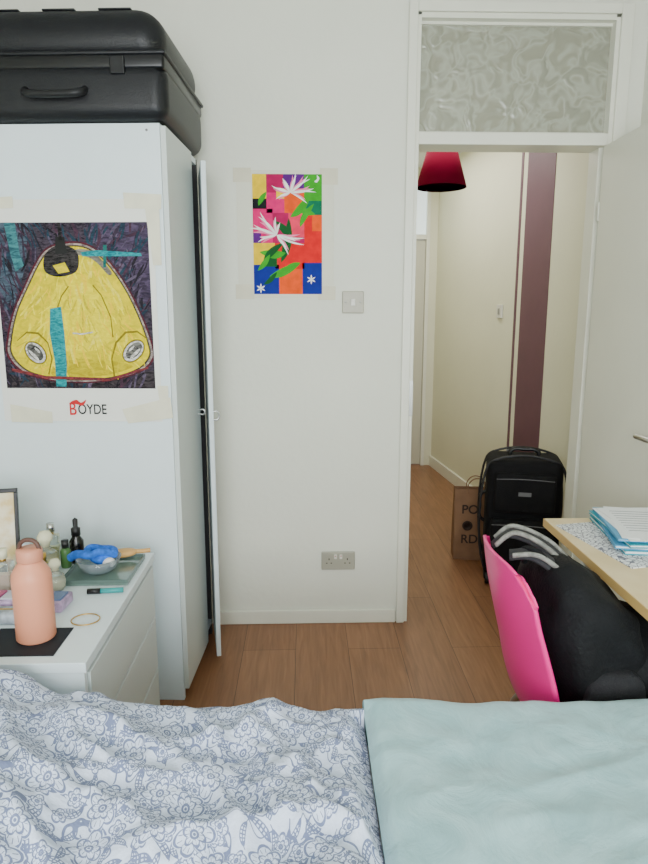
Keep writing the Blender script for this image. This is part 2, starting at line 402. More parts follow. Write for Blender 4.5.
f2d('ground_floor',[(-12,374),(60,380),(152,368),(152,387),(-12,387)],AM('floor_dark',(30,27,30),(70,62,66),26),1.6)
f2d('ground_blue',[(-12,220),(26,220),(20,262),(4,300),(-12,312)],AM('slate',(80,96,110),(40,42,54),20),1.4)
ylw=AM('yellow',(230,208,10),(196,180,14),20,(1,1,1.6))
OUT=[(4,352),(4,334),(11,308),(22,286),(34,264),(44,251),(58,245),(80,244),(98,252),(114,268),(129,290),(142,316),(151,340),(152,354),(138,367),(104,376),(60,377),(22,369)]
def grow(g):
    cx,cy=78,320
    return [(cx+(u-cx)*(1+g),cy+(v-cy)*(1+g*.8)) for u,v in OUT]
def inside(P,x,y):
    c=False;n=len(P)
    for i in range(n):
        x1,y1=P[i];x2,y2=P[(i+1)%n]
        if (y1>y)!=(y2>y) and x<(x2-x1)*(y-y1)/(y2-y1)+x1: c=not c
    return c
rs_=random.Random(11)
def strokes(name,mats,count,layer,test,Lr,Wr,ang):
    """loose brush strokes, one mesh per paint colour"""
    data=[([],[]) for _ in mats]
    for i in range(count):
        for _ in range(30):
            u=rs_.uniform(-9,149);v=rs_.uniform(223,384)
            if test(u,v): break
        else: continue
        L=rs_.uniform(*Lr);W_=rs_.uniform(*Wr);a=ang(u,v)+rs_.gauss(0,.35)
        m_=rs_.randrange(len(mats)); vs_,fs_=data[m_]; b0=len(vs_); n=6; bend=rs_.uniform(-.2,.2)
        y=-.0004*(layer+rs_.random()*.35)
        tp_=[];bt=[]
        for j in range(n+1):
            t=j/n; w_=W_*(math.sin(math.pi*(t*.86+.07)))**.5*(1+rs_.uniform(-.2,.2)); s=(t-.5)*L; q_=bend*L*(t-.5)**2*2
            for arr,sg in ((tp_,1),(bt,-1)):
                uu=u+s*math.cos(a)-(q_+sg*w_)*math.sin(a); vv=v+s*math.sin(a)+(q_+sg*w_)*math.cos(a)
                X,Z=sk(uu,max(220.5,min(386.5,vv))); arr.append((max(CL[0],min(CL[1],X)),y,Z))
        for j in range(n+1): vs_.append(tp_[j]); vs_.append(bt[j])
        for j in range(n): fs_.append((b0+2*j,b0+2*j+1,b0+2*j+3,b0+2*j+2))
    for i,(vs_,fs_) in enumerate(data):
        if vs_: mesh_obj('%s_%d'%(name,i),vs_,fs_,mats[i],fp2)
strokes('ground_strokes',[AM('g1',(60,50,66),(40,34,46)),AM('g2',(26,24,30),(44,38,46)),AM('g3',(96,84,104),(60,52,70)),AM('g4',(40,66,80),(34,44,58)),AM('g5',(78,50,66),(50,36,48))],260,1.65,lambda u,v: not inside(OUT,u,v),(10,26),(.6,1.6),lambda u,v: 1.2 if u<78 else -1.1)
art('outline_maroon',grow(.085),AM('maroon',(92,30,42),(60,34,44)),2.2,True)
art('outline_pale',grow(.055),AM('pale',(176,160,150),(90,78,84),40),2.35,True)
art('outline_dark',grow(.025),AM('outl',(40,36,36),(96,86,50),40),2.5,True)
art('car_body',OUT,ylw,2.65,True)
art('bonnet_light',[(44,300),(58,280),(84,278),(104,292),(114,318),(106,342),(72,350),(48,340),(40,320)],AM('yellow_light',(238,220,30),(216,198,20),34,(1,1,1.6)),2.75,True)
art('bonnet_shadow',[(48,374),(56,360),(90,356),(124,360),(134,365),(100,374)],AM('olive',(166,150,18),(200,182,24)),2.85,True)
def inb(u,v): return inside(OUT,u+ (4 if u<78 else -4)*0,v) and inside(OUT,u-6,v) and inside(OUT,u+6,v) and v<370
ybr=[AM('y1',(246,230,60),(230,212,30)),AM('y2',(214,196,20),(196,178,16)),AM('y3',(238,222,90),(222,204,40)),AM('y4',(186,168,24),(206,188,30)),AM('y5',(240,206,30),(224,190,16))]
strokes('body_strokes',ybr,260,3.0,inb,(8,22),(.5,1.4),lambda u,v: (1.5+ (78-u)*.012))
ln=AM('line',(140,124,26),(110,98,28),60)
art('arch_l',[(42,372),(46,356),(42,340),(32,331),(20,330),(9,338),(9,337),(20,328),(33,329),(43,339),(47.5,356),(43.5,373)],ln,3.5)
art('arch_r',[(116,374),(113,356),(118,340),(128,330),(140,329),(151,336),(151,335),(140,327),(127,328),(116,339),(111.5,356),(114,374)],ln,3.5)
art('bonnet_line_l',[(47,334),(49,316),(58,292),(66,282),(67,283),(59,293),(50,317),(48.5,335)],ln,3.5)
art('bonnet_line_r',[(113,334),(111,314),(101,292),(92,282),(93,281),(102,291),(112,313),(114.5,334)],ln,3.5)
dk=AM('charcoal',(14,13,15),(66,62,62),36)
art('windscreen',[(40,262),(43,250),(56,242),(72,245),(78,254),(75,268),(58,273),(44,270)],dk,3.7,True)
art('windscreen_cut',[(50,262),(63,259),(68,268),(56,270)],ylw,3.9)
art('mirror_block',[(54,234),(63,234),(66,250),(53,251)],M('art_black',(8,8,8),.7),4.1)
art('mirror_stem',[(57,220),(60,220),(61,238),(57,238)],dk,4.1)
art('roof_arc',[(64,250),(78,246),(92,248),(104,258),(113,269),(109,271),(98,260),(88,254),(76,252),(66,256)],AM('grey',(140,134,120),(90,86,80)),3.6,True)
tl=AM('teal',(40,160,164),(16,104,114),40)
art('teal_vertical',[(46,305),(58,303),(61,330),(63,362),(62,385),(51,385),(50,360),(45,330)],tl,4.2)
art('teal_bar',[(80,249),(96,247),(112,248),(144,250),(145,253),(112,253),(82,253)],tl,4.2)
art('teal_small',[(104,242),(108,242),(107,264),(104,264)],AM('teal_dark',(20,84,78),(40,110,104)),4.0)
art('teal_corner',[(0,220),(12,220),(15,250),(19,262),(10,268),(5,250)],AM('seagreen',(70,130,134),(40,76,86)),3.0)
wt=AM('chalk',(236,232,226),(130,126,122),60)
def headlight(nm,cu_,cv_,sgn):
    # turned-out oval lamp set into the wing
    def el(rx,rz_,dx=0,dy=0,rot=.75):
        o=[]
        for a in range(14):
            t=a*2*math.pi/14; x=rx*math.cos(t);y=rz_*math.sin(t); c,s=math.cos(rot*sgn),math.sin(rot*sgn)
            o.append((cu_+sgn*dx+(x*c+y*s)*1.0,cv_+dy+(-x*s+y*c)))
        return o
    art('headlight_rim_'+nm,el(14,10),ln,4.4,True)
    art('headlight_chrome_'+nm,el(12.6,8.4),wt,4.6,True)
    art('headlight_glass_'+nm,el(10.5,6.2,.5,-.5),AM('lamp_glass',(34,34,36),(120,118,112),30),5,True)
    art('headlight_streak_'+nm,el(7.5,1.6,2,2.6),wt,5.3,True)
    art('headlight_streak2_'+nm,el(4,1.2,-2,-2.6),wt,5.35,True)
headlight('l',29,350,-1); headlight('r',136,348,1)
art('badge',[(70,329),(80,330),(92,328),(92,329.5),(80,331.5),(70,330.5)],wt,4.6)
art('bumper_line',[(2,366),(40,374),(110,376),(152,364),(152,366),(110,379),(40,377),(2,369)],AM('base',(140,60,60),(80,40,46),50),4.4)
tp=M('tape_yellowed',(222,219,194),.45,var=.04,vscale=18)
for i,t in enumerate([[(128,192),(168,194),(167,208),(129,207)],[(150,206),(165,206),(165,262),(156,262)],[(-8,196),(12,195),(12,206),(-8,207)],[(114,409),(168,396),(170,418),(120,424)],[(-10,404),(36,412),(36,424),(-10,423)],[(154,384),(166,384),(166,400),(156,400)]]):
    f2d('tape_%d'%i,t,tp,6+i*.1)
def text(body,size,u,v,mat,layer,sx=.8):
    cu=bpy.data.curves.new('lettering','FONT'); cu.body=body; cu.size=size; cu.offset=.0006; cu.materials.append(mat)
    o=bpy.data.objects.new('lettering',cu); x,z=p2(u,v)
    o.location=(x,-.0004*layer,z); o.rotation_euler=(R(90),0,0); o.scale=(sx,1,1)
    link(o,fp2)
text('OYDE',.046,65,414,M('ink_black',(14,14,16),.6),6,.78)
text('B',.058,55,415,M('ink_red',(196,16,26),.6),6.4,.8)
f2d('red_swoosh',[(57,402),(64,399),(69,402),(75,399),(71,405),(65,404)],MATS['ink_red'],6.6,True)

# ---------------------------------------------------------------- hard shell suitcase on wardrobe
sc=group('hard_shell_suitcase',(WC[0]+.030,WC[1]-.035,WH+.001),rz=-TH)
shell=M('black_shell',(12,13,18),.42,bump=.15,bscale=220)
box('lower_shell',-.80,0,0,.52,.0,.165,shell,sc,bevel=.045,seg=6)
box('lid_shell',-.80,0,0,.52,.165,.325,shell,sc,bevel=.075,seg=7,taper=.95)
box('seam_band',-.797,-.003,.003,.517,.14,.19,M('band',(9,9,11),.3),sc,bevel=.01)
box('lip',-.803,.003,-.003,.523,.178,.190,shell,sc,bevel=.005)
tube('handle',[(-.42,.004,.085),(-.41,-.022,.07),(-.36,-.028,.065),(-.30,-.028,.065),(-.25,-.022,.07),(-.24,.004,.085)],.011,black,sc)
for i,x in enumerate((-.55,-.14)):
    box('latch_%d'%i,x-.022,x+.022,-.006,.005,.125,.175,black,sc,bevel=.004)
for i in range(4):
    box('rib_%d'%i,-.72+i*.17,-.62+i*.17,.06,.46,.322,.328,shell,sc,bevel=.003)

# ---------------------------------------------------------------- chest of drawers
CT=.61
ch=group('chest_of_drawers',(-.49,1.318,0))
cw=-.80
box('top',cw,.006,-.004,.655,CT-.025,CT,whitem,ch,bevel=.002)
box('side_near',cw,0,0,.018,0,CT-.0255,whitem,ch); box('side_far',cw,0,.633,.651,0,CT-.0255,whitem,ch)
box('back',cw,cw+.01,.0185,.6325,.03,CT-.026,whitem,ch); box('bottom',cw+.011,-.02,.0185,.6325,.04,.06,whitem,ch)
zz=[.045,.225,.405,CT-.032]
for i in range(3):
    box('drawer_front_%d'%i,-.016,.006,.021,.630,zz[i]+.004,zz[i+1]-.004,M('drawer_white',(206,216,214),.35),ch,bevel=.0015)
    box('drawer_box_%d'%i,-.45,-.0165,.03,.615,zz[i]+.02,zz[i+1]-.03,whitem,ch)
peach=M('peach_enamel',(226,150,118),.45)
wb=group('water_bottle',(-.636,1.43,CT+.0025))
lathe('body',[(0,0),(.041,0),(.044,.004),(.044,.150),(.042,.163),(.032,.180),(.026,.187),(.026,.191),(0,.191)],peach,wb)
lathe('lid',[(.0275,.191),(.0285,.193),(.0285,.216),(.026,.220),(0,.22)],M('lid_peach',(214,144,116),.45),wb)
tube('loop',[(-.024,0,.216),(-.016,0,.234),(.0,0,.240),(.016,0,.234),(.024,0,.216)],.005,M('lid_dark',(90,62,52),.5),wb)
box('black_mat',-.74,-.565,1.345,1.475,CT+.0003,CT+.002,M('mat_black',(16,22,32),.7),None)
gl=M('clear_glass',(235,245,240),.05,trans=.85); gold=M('gold',(200,160,80),.3,metal=1.0)
capc=M('cap_cream',(225,222,190),.25)
def round_perfume(nm,x,y,s=1.0,liq=(226,200,120)):
    pb=group(nm,(x,y,CT+.0005))
    lathe('flask',[(0,0),(.026*s,0),(.034*s,.012*s),(.036*s,.035*s),(.03*s,.058*s),(.014*s,.07*s),(.012*s,.078*s),(0,.078*s)],gl,pb)
    lathe('liquid',[(0,.003),(.023*s,.003),(.030*s,.014*s),(.032*s,.034*s),(0,.034*s)],M('liq%d'%liq[2],liq,.2),pb)
    lathe('cap',[(.013*s,.0785*s),(.014*s,.09*s),(.022*s,.098*s),(.022*s,.108*s),(.014*s,.122*s),(0,.125*s)],capc,pb)
def square_perfume(nm,x,y,w,h,col,cap,rz=0):
    pb=group(nm,(x,y,CT+.0005),rz=rz)
    box('flask',-w/2,w/2,-w/3,w/3,0,h,gl,pb,bevel=.005); box('liquid',-w/2+.004,w/2-.004,-w/3+.004,w/3-.004,.004,h*.6,M('liq_%s'%nm,col,.2),pb)
    lathe('neck',[(w*.18,h+.0002),(w*.18,h+.008),(0,h+.008)],gold,pb,seg=16); lathe('cap',[(w*.26,h+.0082),(w*.26,h+.034),(0,h+.034)],cap,pb,seg=20)
round_perfume('perfume_bottle',-.765,1.83,1.0)
round_perfume('perfume_bottle.001',-.690,1.70,.72,(240,225,190))
square_perfume('perfume_bottle.002',-.735,1.73,.042,.06,(236,222,170),gold,R(15))
square_perfume('perfume_bottle.003',-.83,1.70,.05,.085,(226,180,160),capc,R(-10))
square_perfume('perfume_bottle.004',-.775,1.90,.045,.09,(236,226,150),M('cap_silver',(200,200,196),.25,metal=1),R(8))
db=group('dropper_bottle',(-.70,1.90,CT+.0005))
lathe('body',[(0,0),(.020,0),(.021,.004),(.021,.068),(.012,.082),(.012,.086),(0,.086)],M('dark_glass',(18,18,16),.15),db)
lathe('cap',[(.0135,.0865),(.0135,.108),(.007,.112),(.008,.135),(0,.142)],black,db)
def lotion(nm,x,y,r,h,col,cc):
    g=group(nm,(x,y,CT+.0005))
    lathe('body',[(0,0),(r*.92,0),(r,.004),(r,h*.6),(r*.7,h*.72),(0,h*.72)],M('c_'+nm,col,.3),g); lathe('cap',[(r*.7,h*.722),(r*.7,h),(0,h)],M('k_'+nm,cc,.3),g)
lotion('lotion_bottle',-.755,1.675,.016,.095,(210,225,170),(235,235,230))
lotion('lotion_bottle.001',-.72,1.86,.015,.085,(70,110,60),(30,30,30))
lotion('lotion_bottle.002',-.80,1.77,.02,.11,(232,236,236),(190,200,205))
tr=group('glass_tray',(-.60,1.82,CT+.0005))
box('base',-.09,.10,-.10,.10,0,.006,M('smoked_glass',(108,132,124),.12,coat=.5),tr,bevel=.002)
for i,(a,b,c,e) in enumerate([(-.09,.10,-.10,-.096),(-.09,.10,.096,.10),(-.09,-.086,-.096,.096),(.096,.10,-.096,.096)]): box('rim_%d'%i,a,b,c,e,.006,.016,M('tray_rim',(90,110,104),.15),tr)
bw=group('glass_bowl',(-.605,1.805,CT+.0075))
lathe('bowl',[(0,.0),(.030,0),(.050,.014),(.064,.045),(.061,.045),(.047,.017),(.028,.004),(0,.004)],M('bowl_glass',(205,220,225),.05,trans=.75),bw)
def wob(p):
    n=noise.noise(p*40); return p+p.normalized()*n*.008
bcl=M('blue_cloth',(34,104,206),.8,var=.25,vscale=60)
superell('blue_scrunchie',(0.01,0,.044),(.036,.03,.022),bcl,bw,e=1,f=wob)
tube('scrunchie_fold',[(-.075,-.015,.050),(-.045,-.03,.066),(-.015,-.02,.058),(.01,-.015,.066),(.04,.005,.05)],.012,bcl,bw)
tube('scrunchie_loop',[(-.03,.0,.05),(-.035,.03,.06),(0,.04,.055),(.035,.03,.055),(.045,.0,.052)],.011,bcl,bw)
superell('pale_pad',(.035,-.02,.036),(.018,.016,.014),M('pad_white',(230,225,220),.8),bw,e=1)
hb=group('hair_brush',(-.545,1.90,CT+.0175),rz=R(20))
superell('head',(-.02,0,.012),(.045,.022,.012),M('wood_tan',(206,160,96),.5,var=.1),hb,e=.8); tube('grip',[(.02,0,.012),(.05,0,.01),(.065,0,.01)],.007,MATS['wood_tan'],hb)
cb=group('cosmetic_case',(-.72,1.60,CT+.0005),rz=R(-4))
mp_=M('mauve_plastic',(176,150,184),.3,var=.25,vscale=45)
box('case',-.12,.10,-.04,.035,0,.028,mp_,cb,bevel=.005)
for i in range(5): box('pan_%d'%i,-.105+i*.041,-.07+i*.041,-.028,.022,.0275,.033,M('pan_%d'%i,[(170,80,120),(190,190,200),(120,80,150),(200,160,180),(90,110,150)][i],.4),cb,bevel=.002)
pc=group('makeup_pouch',(-.745,1.517,CT+.0005),rz=R(0))
superell('pouch',(0,0,.015),(.05,.028,.015),M('pouch_grey',(160,168,176),.7,var=.25,vscale=50),pc,e=.5)
tube('zip',[(-.04,0,.0305),(0,0,.0315),(.04,0,.0305)],.0015,gold,pc)
lp=group('lip_gloss',(-.56,1.67,CT+.008),rz=R(5))
lathe('tube_body',[(0,0),(.007,0),(.007,.06),(0,.06)],M('teal_plastic',(46,150,150),.3),lp,rot=(0,R(90),0)); lathe('cap',[(.0075,-.035),(.0075,0),(0,0)],black,lp,rot=(0,R(90),0))
tube('bangle',[(-.55+.034*math.cos(a*math.pi/4),1.515+.03*math.sin(a*math.pi/4),CT+.0025) for a in range(8)],.0016,gold,None,cyclic=True)
pf=group('picture_frame',(-.925,1.80,CT+.0005),rot=(R(-10),0,R(12)))
for i,(a,b,c,e) in enumerate([(-.09,.09,0,.012),(-.09,.09,.238,.25),(-.09,-.078,.012,.238),(.080,.09,.012,.238)]): box('frame_%d'%i,a,b,-.008,.008,c,e,black,pf,bevel=.002)
box('picture',-.0775,.0795,-.002,.006,.0125,.2375,M('print_tan',(216,190,130),.5,rgb2=(232,224,200),vscale=20),pf)

# ---------------------------------------------------------------- bed
bed=group('bed',(0,0,0))
box('divan_base',-1.42,1.25,-.85,1.19,.03,.27,M('divan',(140,150,160),.8),bed,bevel=.01)
box('mattress',-1.42,1.25,-.85,1.20,.272,.50,M('mattress_white',(226,228,230),.8),bed,bevel=.04,seg=5)
for i,(x,y) in enumerate([(-1.35,-.8),(1.18,-.8),(-1.35,1.1),(1.18,1.1)]): lathe('foot_%d'%i,[(.025,0),(.03,.0301)],black,bed,loc=(x,y,0),seg=16)

def floral():
    m=bpy.data.materials.new('floral_cotton'); m.use_nodes=True; nt=m.node_tree; b=nt.nodes['Principled BSDF']
    L=nt.links
    def mt(op,a,b_=None,c=None):
        n=nt.nodes.new('ShaderNodeMath'); n.operation=op
        for i,v in enumerate((a,b_,c)):
            if v is None: continue
            if isinstance(v,(int,float)): n.inputs[i].default_value=v
            else: L.new(v,n.inputs[i])
        return n.outputs[0]
    uv=nt.nodes.new('ShaderNodeUVMap'); uv.uv_map='UVMap'
    def cell(scale,off):
        mp=nt.nodes.new('ShaderNodeMapping'); mp.inputs['Scale'].default_value=(scale,scale,1); mp.inputs['Location'].default_value=(off,off*.7,0)
        L.new(uv.outputs['UV'],mp.inputs['Vector'])
        v=nt.nodes.new('ShaderNodeTexVoronoi'); v.voronoi_dimensions='2D'; v.inputs['Scale'].default_value=1; v.inputs['Randomness'].default_value=.85
        L.new(mp.outputs[0],v.inputs['Vector'])
        s=nt.nodes.new('ShaderNodeVectorMath'); s.operation='SUBTRACT'; L.new(mp.outputs[0],s.inputs[0]); L.new(v.outputs['Position'],s.inputs[1])
        sp=nt.nodes.new('ShaderNodeSeparateXYZ'); L.new(s.outputs[0],sp.inputs[0])
        cc=nt.nodes.new('ShaderNodeSeparateColor'); L.new(v.outputs['Color'],cc.inputs[0])
        return sp.outputs[0],sp.outputs[1],v.outputs['Distance'],cc.outputs[0],cc.outputs[1]
    def near(v,c,w): return mt('LESS_THAN',mt('ABSOLUTE',mt('SUBTRACT',v,c)),w)
    def flowers(scale,off,n1,n2,R0,tk):
        x,y,r,ra,rb=cell(scale,off)
        th=mt('ARCTAN2',y,x); ph=mt('MULTIPLY',ra,3.14)
        cs=mt('ABSOLUTE',mt('COSINE',mt('MULTIPLY_ADD',th,n1/2,ph)))
        pet=mt('MULTIPLY_ADD',cs,.34,.78)
        asp=mt('MULTIPLY_ADD',mt('COSINE',mt('MULTIPLY_ADD',th,2,mt('MULTIPLY',rb,6.28))),.20,1)
        rr=mt('DIVIDE',r,mt('MULTIPLY',pet,asp))
        cs2=mt('ABSOLUTE',mt('COSINE',mt('MULTIPLY_ADD',th,n1/2,mt('ADD',ph,1.2))))
        rr2=mt('DIVIDE',r,mt('MULTIPLY_ADD',cs2,.40,.74))
        f=mt('MAXIMUM',near(rr,R0,.020*tk),near(rr2,R0*.60,.018*tk))
        f=mt('MAXIMUM',f,near(r,R0*.22,.02*tk)); f=mt('MAXIMUM',f,mt('LESS_THAN',r,.03))
        rad=mt('MULTIPLY',mt('LESS_THAN',mt('ABSOLUTE',mt('SINE',mt('MULTIPLY_ADD',th,n2,ph))),.24),mt('MULTIPLY',mt('GREATER_THAN',rr,R0*.62),mt('LESS_THAN',rr,R0*.88)))
        rad2=mt('MULTIPLY',mt('LESS_THAN',mt('ABSOLUTE',mt('SINE',mt('MULTIPLY_ADD',th,n2*.7,ph))),.28),mt('MULTIPLY',mt('GREATER_THAN',rr,R0*.28),mt('LESS_THAN',rr,R0*.5)))
        f=mt('MAXIMUM',f,mt('MAXIMUM',rad,rad2))
        return f,mt('GREATER_THAN',rr,R0*1.12)
    fA,outA=flowers(13.5,0,6,10,.33,1.15)
    fB,outB=flowers(24,5.7,5,8,.28,1.4)
    def leaves(sc_,off,la,lb):
        x,y,r,ra,rb=cell(sc_,off)
        a=mt('MULTIPLY',ra,6.28); c=mt('COSINE',a); s=mt('SINE',a)
        xe=mt('ADD',mt('MULTIPLY',x,c),mt('MULTIPLY',y,s)); ye=mt('SUBTRACT',mt('MULTIPLY',y,c),mt('MULTIPLY',x,s))
        ye=mt('ADD',ye,mt('MULTIPLY',mt('MULTIPLY',xe,xe),.6))
        e=mt('SQRT',mt('ADD',mt('POWER',mt('DIVIDE',xe,la),2),mt('POWER',mt('DIVIDE',ye,lb),2)))
        l=mt('MAXIMUM',near(e,1,.18),mt('MULTIPLY',mt('LESS_THAN',e,1.6),mt('LESS_THAN',mt('ABSOLUTE',ye),.024)))
        hat=mt('MULTIPLY',mt('LESS_THAN',e,.9),mt('LESS_THAN',mt('SINE',mt('MULTIPLY',xe,50)),-.3))
        return mt('MAXIMUM',l,hat)
    lv=mt('MAXIMUM',leaves(21,3.3,.38,.11),leaves(29,9.1,.38,.12))
    nz=nt.nodes.new('ShaderNodeTexNoise'); nz.inputs['Scale'].default_value=16; nz.inputs['Detail'].default_value=1; L.new(uv.outputs['UV'],nz.inputs['Vector'])
    stem=near(nz.outputs['Fac'],.5,.010)
    ink=mt('MAXIMUM',fA,mt('MULTIPLY',outA,mt('MAXIMUM',fB,mt('MULTIPLY',outB,mt('MAXIMUM',lv,stem)))))
    mx=nt.nodes.new('ShaderNodeMixRGB'); mx.inputs[1].default_value=lin((214,225,246)); mx.inputs[2].default_value=lin((66,82,130))
    L.new(mt('MULTIPLY',ink,.82),mx.inputs[0]); L.new(mx.outputs[0],b.inputs['Base Color'])
    b.inputs['Roughness'].default_value=.85; b.inputs['Sheen Weight'].default_value=.05
    nb=nt.nodes.new('ShaderNodeTexNoise'); nb.inputs['Scale'].default_value=20; nb.inputs['Detail'].default_value=5; L.new(uv.outputs['UV'],nb.inputs['Vector'])
    bp=nt.nodes.new('ShaderNodeBump'); bp.inputs['Strength'].default_value=.6; bp.inputs['Distance'].default_value=.025
    L.new(nb.outputs['Fac'],bp.inputs['Height']); L.new(bp.outputs['Normal'],b.inputs['Normal'])
    return m
def cloth(name,x0,x1,ya,yb,hang,hfun,dispfun,mat,step=.008,edge_l=None,edge_r=None,rad=.05):
    nx=int((x1-x0)/step); T=(yb-ya)+rad*math.pi/2+hang; ny=int(T/step)
    vs=[];fs=[];uvs=[]
    for j in range(ny+1):
        t=T*j/ny
        for i in range(nx+1):
            x=x0+(x1-x0)*i/nx
            yb2=yb+.018*noise.noise(Vector((x*5,3.1,0)))
            d=yb2-ya
            s=ya+t
            h=hfun(x,min(s,yb2)); dz=dispfun(x,s)
            if t<d: y=s; z=h+dz
            else:
                a=(t-d)/rad
                if a<math.pi/2: y=yb2+(rad+dz)*math.sin(a); z=h-rad+(rad+dz)*math.cos(a)
                else: y=yb2+rad+dz; z=h-rad-(a-math.pi/2)*rad
            ex=1.0
            if edge_r is not None: ex*=sstep(0,.05,edge_r-x)
            if edge_l is not None: ex*=sstep(0,.05,x-edge_l)
            if t<d: z=.505+(z-.505)*(.25+.75*ex)
            vs.append((x,y,z)); uvs.append((x,s))
    for j in range(ny):
        for i in range(nx):
            o_=j*(nx+1)+i; fs.append((o_,o_+1,o_+nx+2,o_+nx+1))
    o=mesh_obj(name,vs,fs,mat,None,smooth=True)
    ul=o.data.uv_layers.new(name='UVMap')
    for lp in o.data.loops: ul.data[lp.index].uv=uvs[lp.vertex_index]
    return o
def ridge(p): return 1-abs(noise.noise(p))*2.2
def duv_h(x,y): return .540+.120*sstep(.28,.75,-x)
def duv_d(x,s):
    ca,sa=math.cos(.6),math.sin(.6)
    a=x*ca+s*sa; b_=-x*sa+s*ca
    w=noise.noise(Vector((x*2,s*2,7)))*.3
    d=.034*noise.noise(Vector((x*3.1,s*3.1,1)))
    d+=.028*(1-2.6*abs(noise.noise(Vector((a*3+w,b_*5.5+w*3,2)))))*.9
    d+=.018*ridge(Vector((a*11+w*4,b_*5,5)))
    d+=.008*ridge(Vector((x*17,s*19,9)))
    f=.55 if s>1.2 else 1.0-.45*sstep(1.1,1.2,s)
    return d*1.15*f+(1-f)*.012
dv=cloth('floral_duvet',-1.43,.118,-.8,1.205,.20,duv_h,duv_d,floral(),edge_r=.125,rad=.045,step=.0065)
def bl_h(x,y): return .556
def bl_d(x,s):
    w=noise.noise(Vector((x*2.2,s*2.2,3)))*.5
    return .012*noise.noise(Vector((x*3,s*3,4)))+.007*ridge(Vector((x*3+s*3+w,s*7-x*4+w*2,2)))+.003*ridge(Vector((x*9+w*3,s*11,6)))+.0015*noise.noise(Vector((x*18,s*18,4)))
def velvet():
    m=bpy.data.materials.new('sage_velvet'); m.use_nodes=True; nt=m.node_tree; b=nt.nodes['Principled BSDF']
    uv=nt.nodes.new('ShaderNodeUVMap'); uv.uv_map='UVMap'
    n=nt.nodes.new('ShaderNodeTexNoise'); n.inputs['Scale'].default_value=9; n.inputs['Detail'].default_value=8; n.inputs['Roughness'].default_value=.65; n.inputs['Distortion'].default_value=1.0
    nt.links.new(uv.outputs[0],n.inputs['Vector'])
    r=nt.nodes.new('ShaderNodeValToRGB'); e=r.color_ramp.elements; e[0].position=.38; e[1].position=.64
    e[0].color=lin((144,184,188)); e[1].color=lin((166,203,206))
    nt.links.new(n.outputs['Fac'],r.inputs[0]); nt.links.new(r.outputs[0],b.inputs['Base Color'])
    b.inputs['Roughness'].default_value=.7; b.inputs['Sheen Weight'].default_value=.4; b.inputs['Sheen Roughness'].default_value=.4
    bp=nt.nodes.new('ShaderNodeBump'); bp.inputs['Strength'].default_value=.35; bp.inputs['Distance'].default_value=.02
    nt.links.new(n.outputs['Fac'],bp.inputs['Height']); nt.links.new(bp.outputs['Normal'],b.inputs['Normal'])
    return m
bk=cloth('sage_blanket',.118,1.27,-.8,1.210,.22,bl_h,bl_d,velvet(),edge_l=.095,rad=.028)

# ---------------------------------------------------------------- desk
dk_=group('desk',(.745,1.27,0))
birch=M('birch',(232,212,168),.4,rgb2=(224,202,154),vscale=10)
box('top',0,.565,0,.655,.702,.728,birch,dk_,bevel=.003)
box('edge_band',-.002,0,0,.655,.703,.727,M('birch_edge',(208,172,108),.5),dk_)
for i,(x,y) in enumerate([(.12,.06),(.52,.06),(.12,.60),(.52,.60)]): lathe('leg_%d'%i,[(.016,0),(.016,.7018)],steel,dk_,loc=(x,y,0),seg=16)
box('apron',.12,.52,.59,.61,.64,.7018,birch,dk_)
st=group('paper_stack',(.965,1.735,.7285),rz=R(-9))
tealf=M('folder_teal',(30,150,168),.45); bluf=M('folder_blue',(80,158,200),.45)
pap=M('sheet_white',(238,240,240),.6)
def patt():
    m=M('doodle_print',(232,234,234),.6); nt=m.node_tree; b=nt.nodes['Principled BSDF']; tc=nt.nodes.new('ShaderNodeTexCoord')
    v=nt.nodes.new('ShaderNodeTexVoronoi'); v.feature='DISTANCE_TO_EDGE'; v.inputs['Scale'].default_value=75; nt.links.new(tc.outputs['Object'],v.inputs['Vector'])
    r=nt.nodes.new('ShaderNodeValToRGB'); r.color_ramp.elements[0].color=lin((110,110,124)); r.color_ramp.elements[1].color=lin((232,234,234)); r.color_ramp.elements[0].position=.04; r.color_ramp.elements[1].position=.09
    nt.links.new(v.outputs['Distance'],r.inputs[0]); nt.links.new(r.outputs[0],b.inputs['Base Color']); return m
pm_=patt()
box('patterned_sheet',-.175,.05,-.21,.13,0,.003,pm_,st,rot=(0,0,R(20)))
zc=.0031
def book(i,x0,x1,y0,y1,th,cover,r):
    global zc
    rr=(0,0,R(r))
    box('book_%d_cover_back'%i,x0,x1,y0,y1,zc,zc+.0025,cover,st,rot=rr)
    box('book_%d_pages'%i,x0+.003,x1-.003,y0+.003,y1-.003,zc+.0025,zc+th-.0025,pap,st,rot=rr)
    box('book_%d_cover_front'%i,x0,x1,y0,y1,zc+th-.0025,zc+th,cover,st,rot=rr)
    zc+=th+.0001
book(0,-.105,.14,-.145,.16,.012,tealf,2); book(1,-.11,.12,-.15,.15,.010,bluf,-5); book(2,-.105,.13,-.15,.15,.010,tealf,5); book(3,-.11,.11,-.14,.145,.007,bluf,-2)
for i in range(3):
    box('sheet_%d'%i,-.10+.01*i,.105,-.145,.145,zc,zc+.0012,pap,st,rot=(0,0,R([4,-6,9][i]))); zc+=.0013
inkg=M('ink_grey',(130,130,140),.7)
for i in range(9): box('text_line_%d'%i,-.07,.07-.02*(i%3),.10-i*.022,.103-i*.022,zc,zc+.0004,inkg,st)

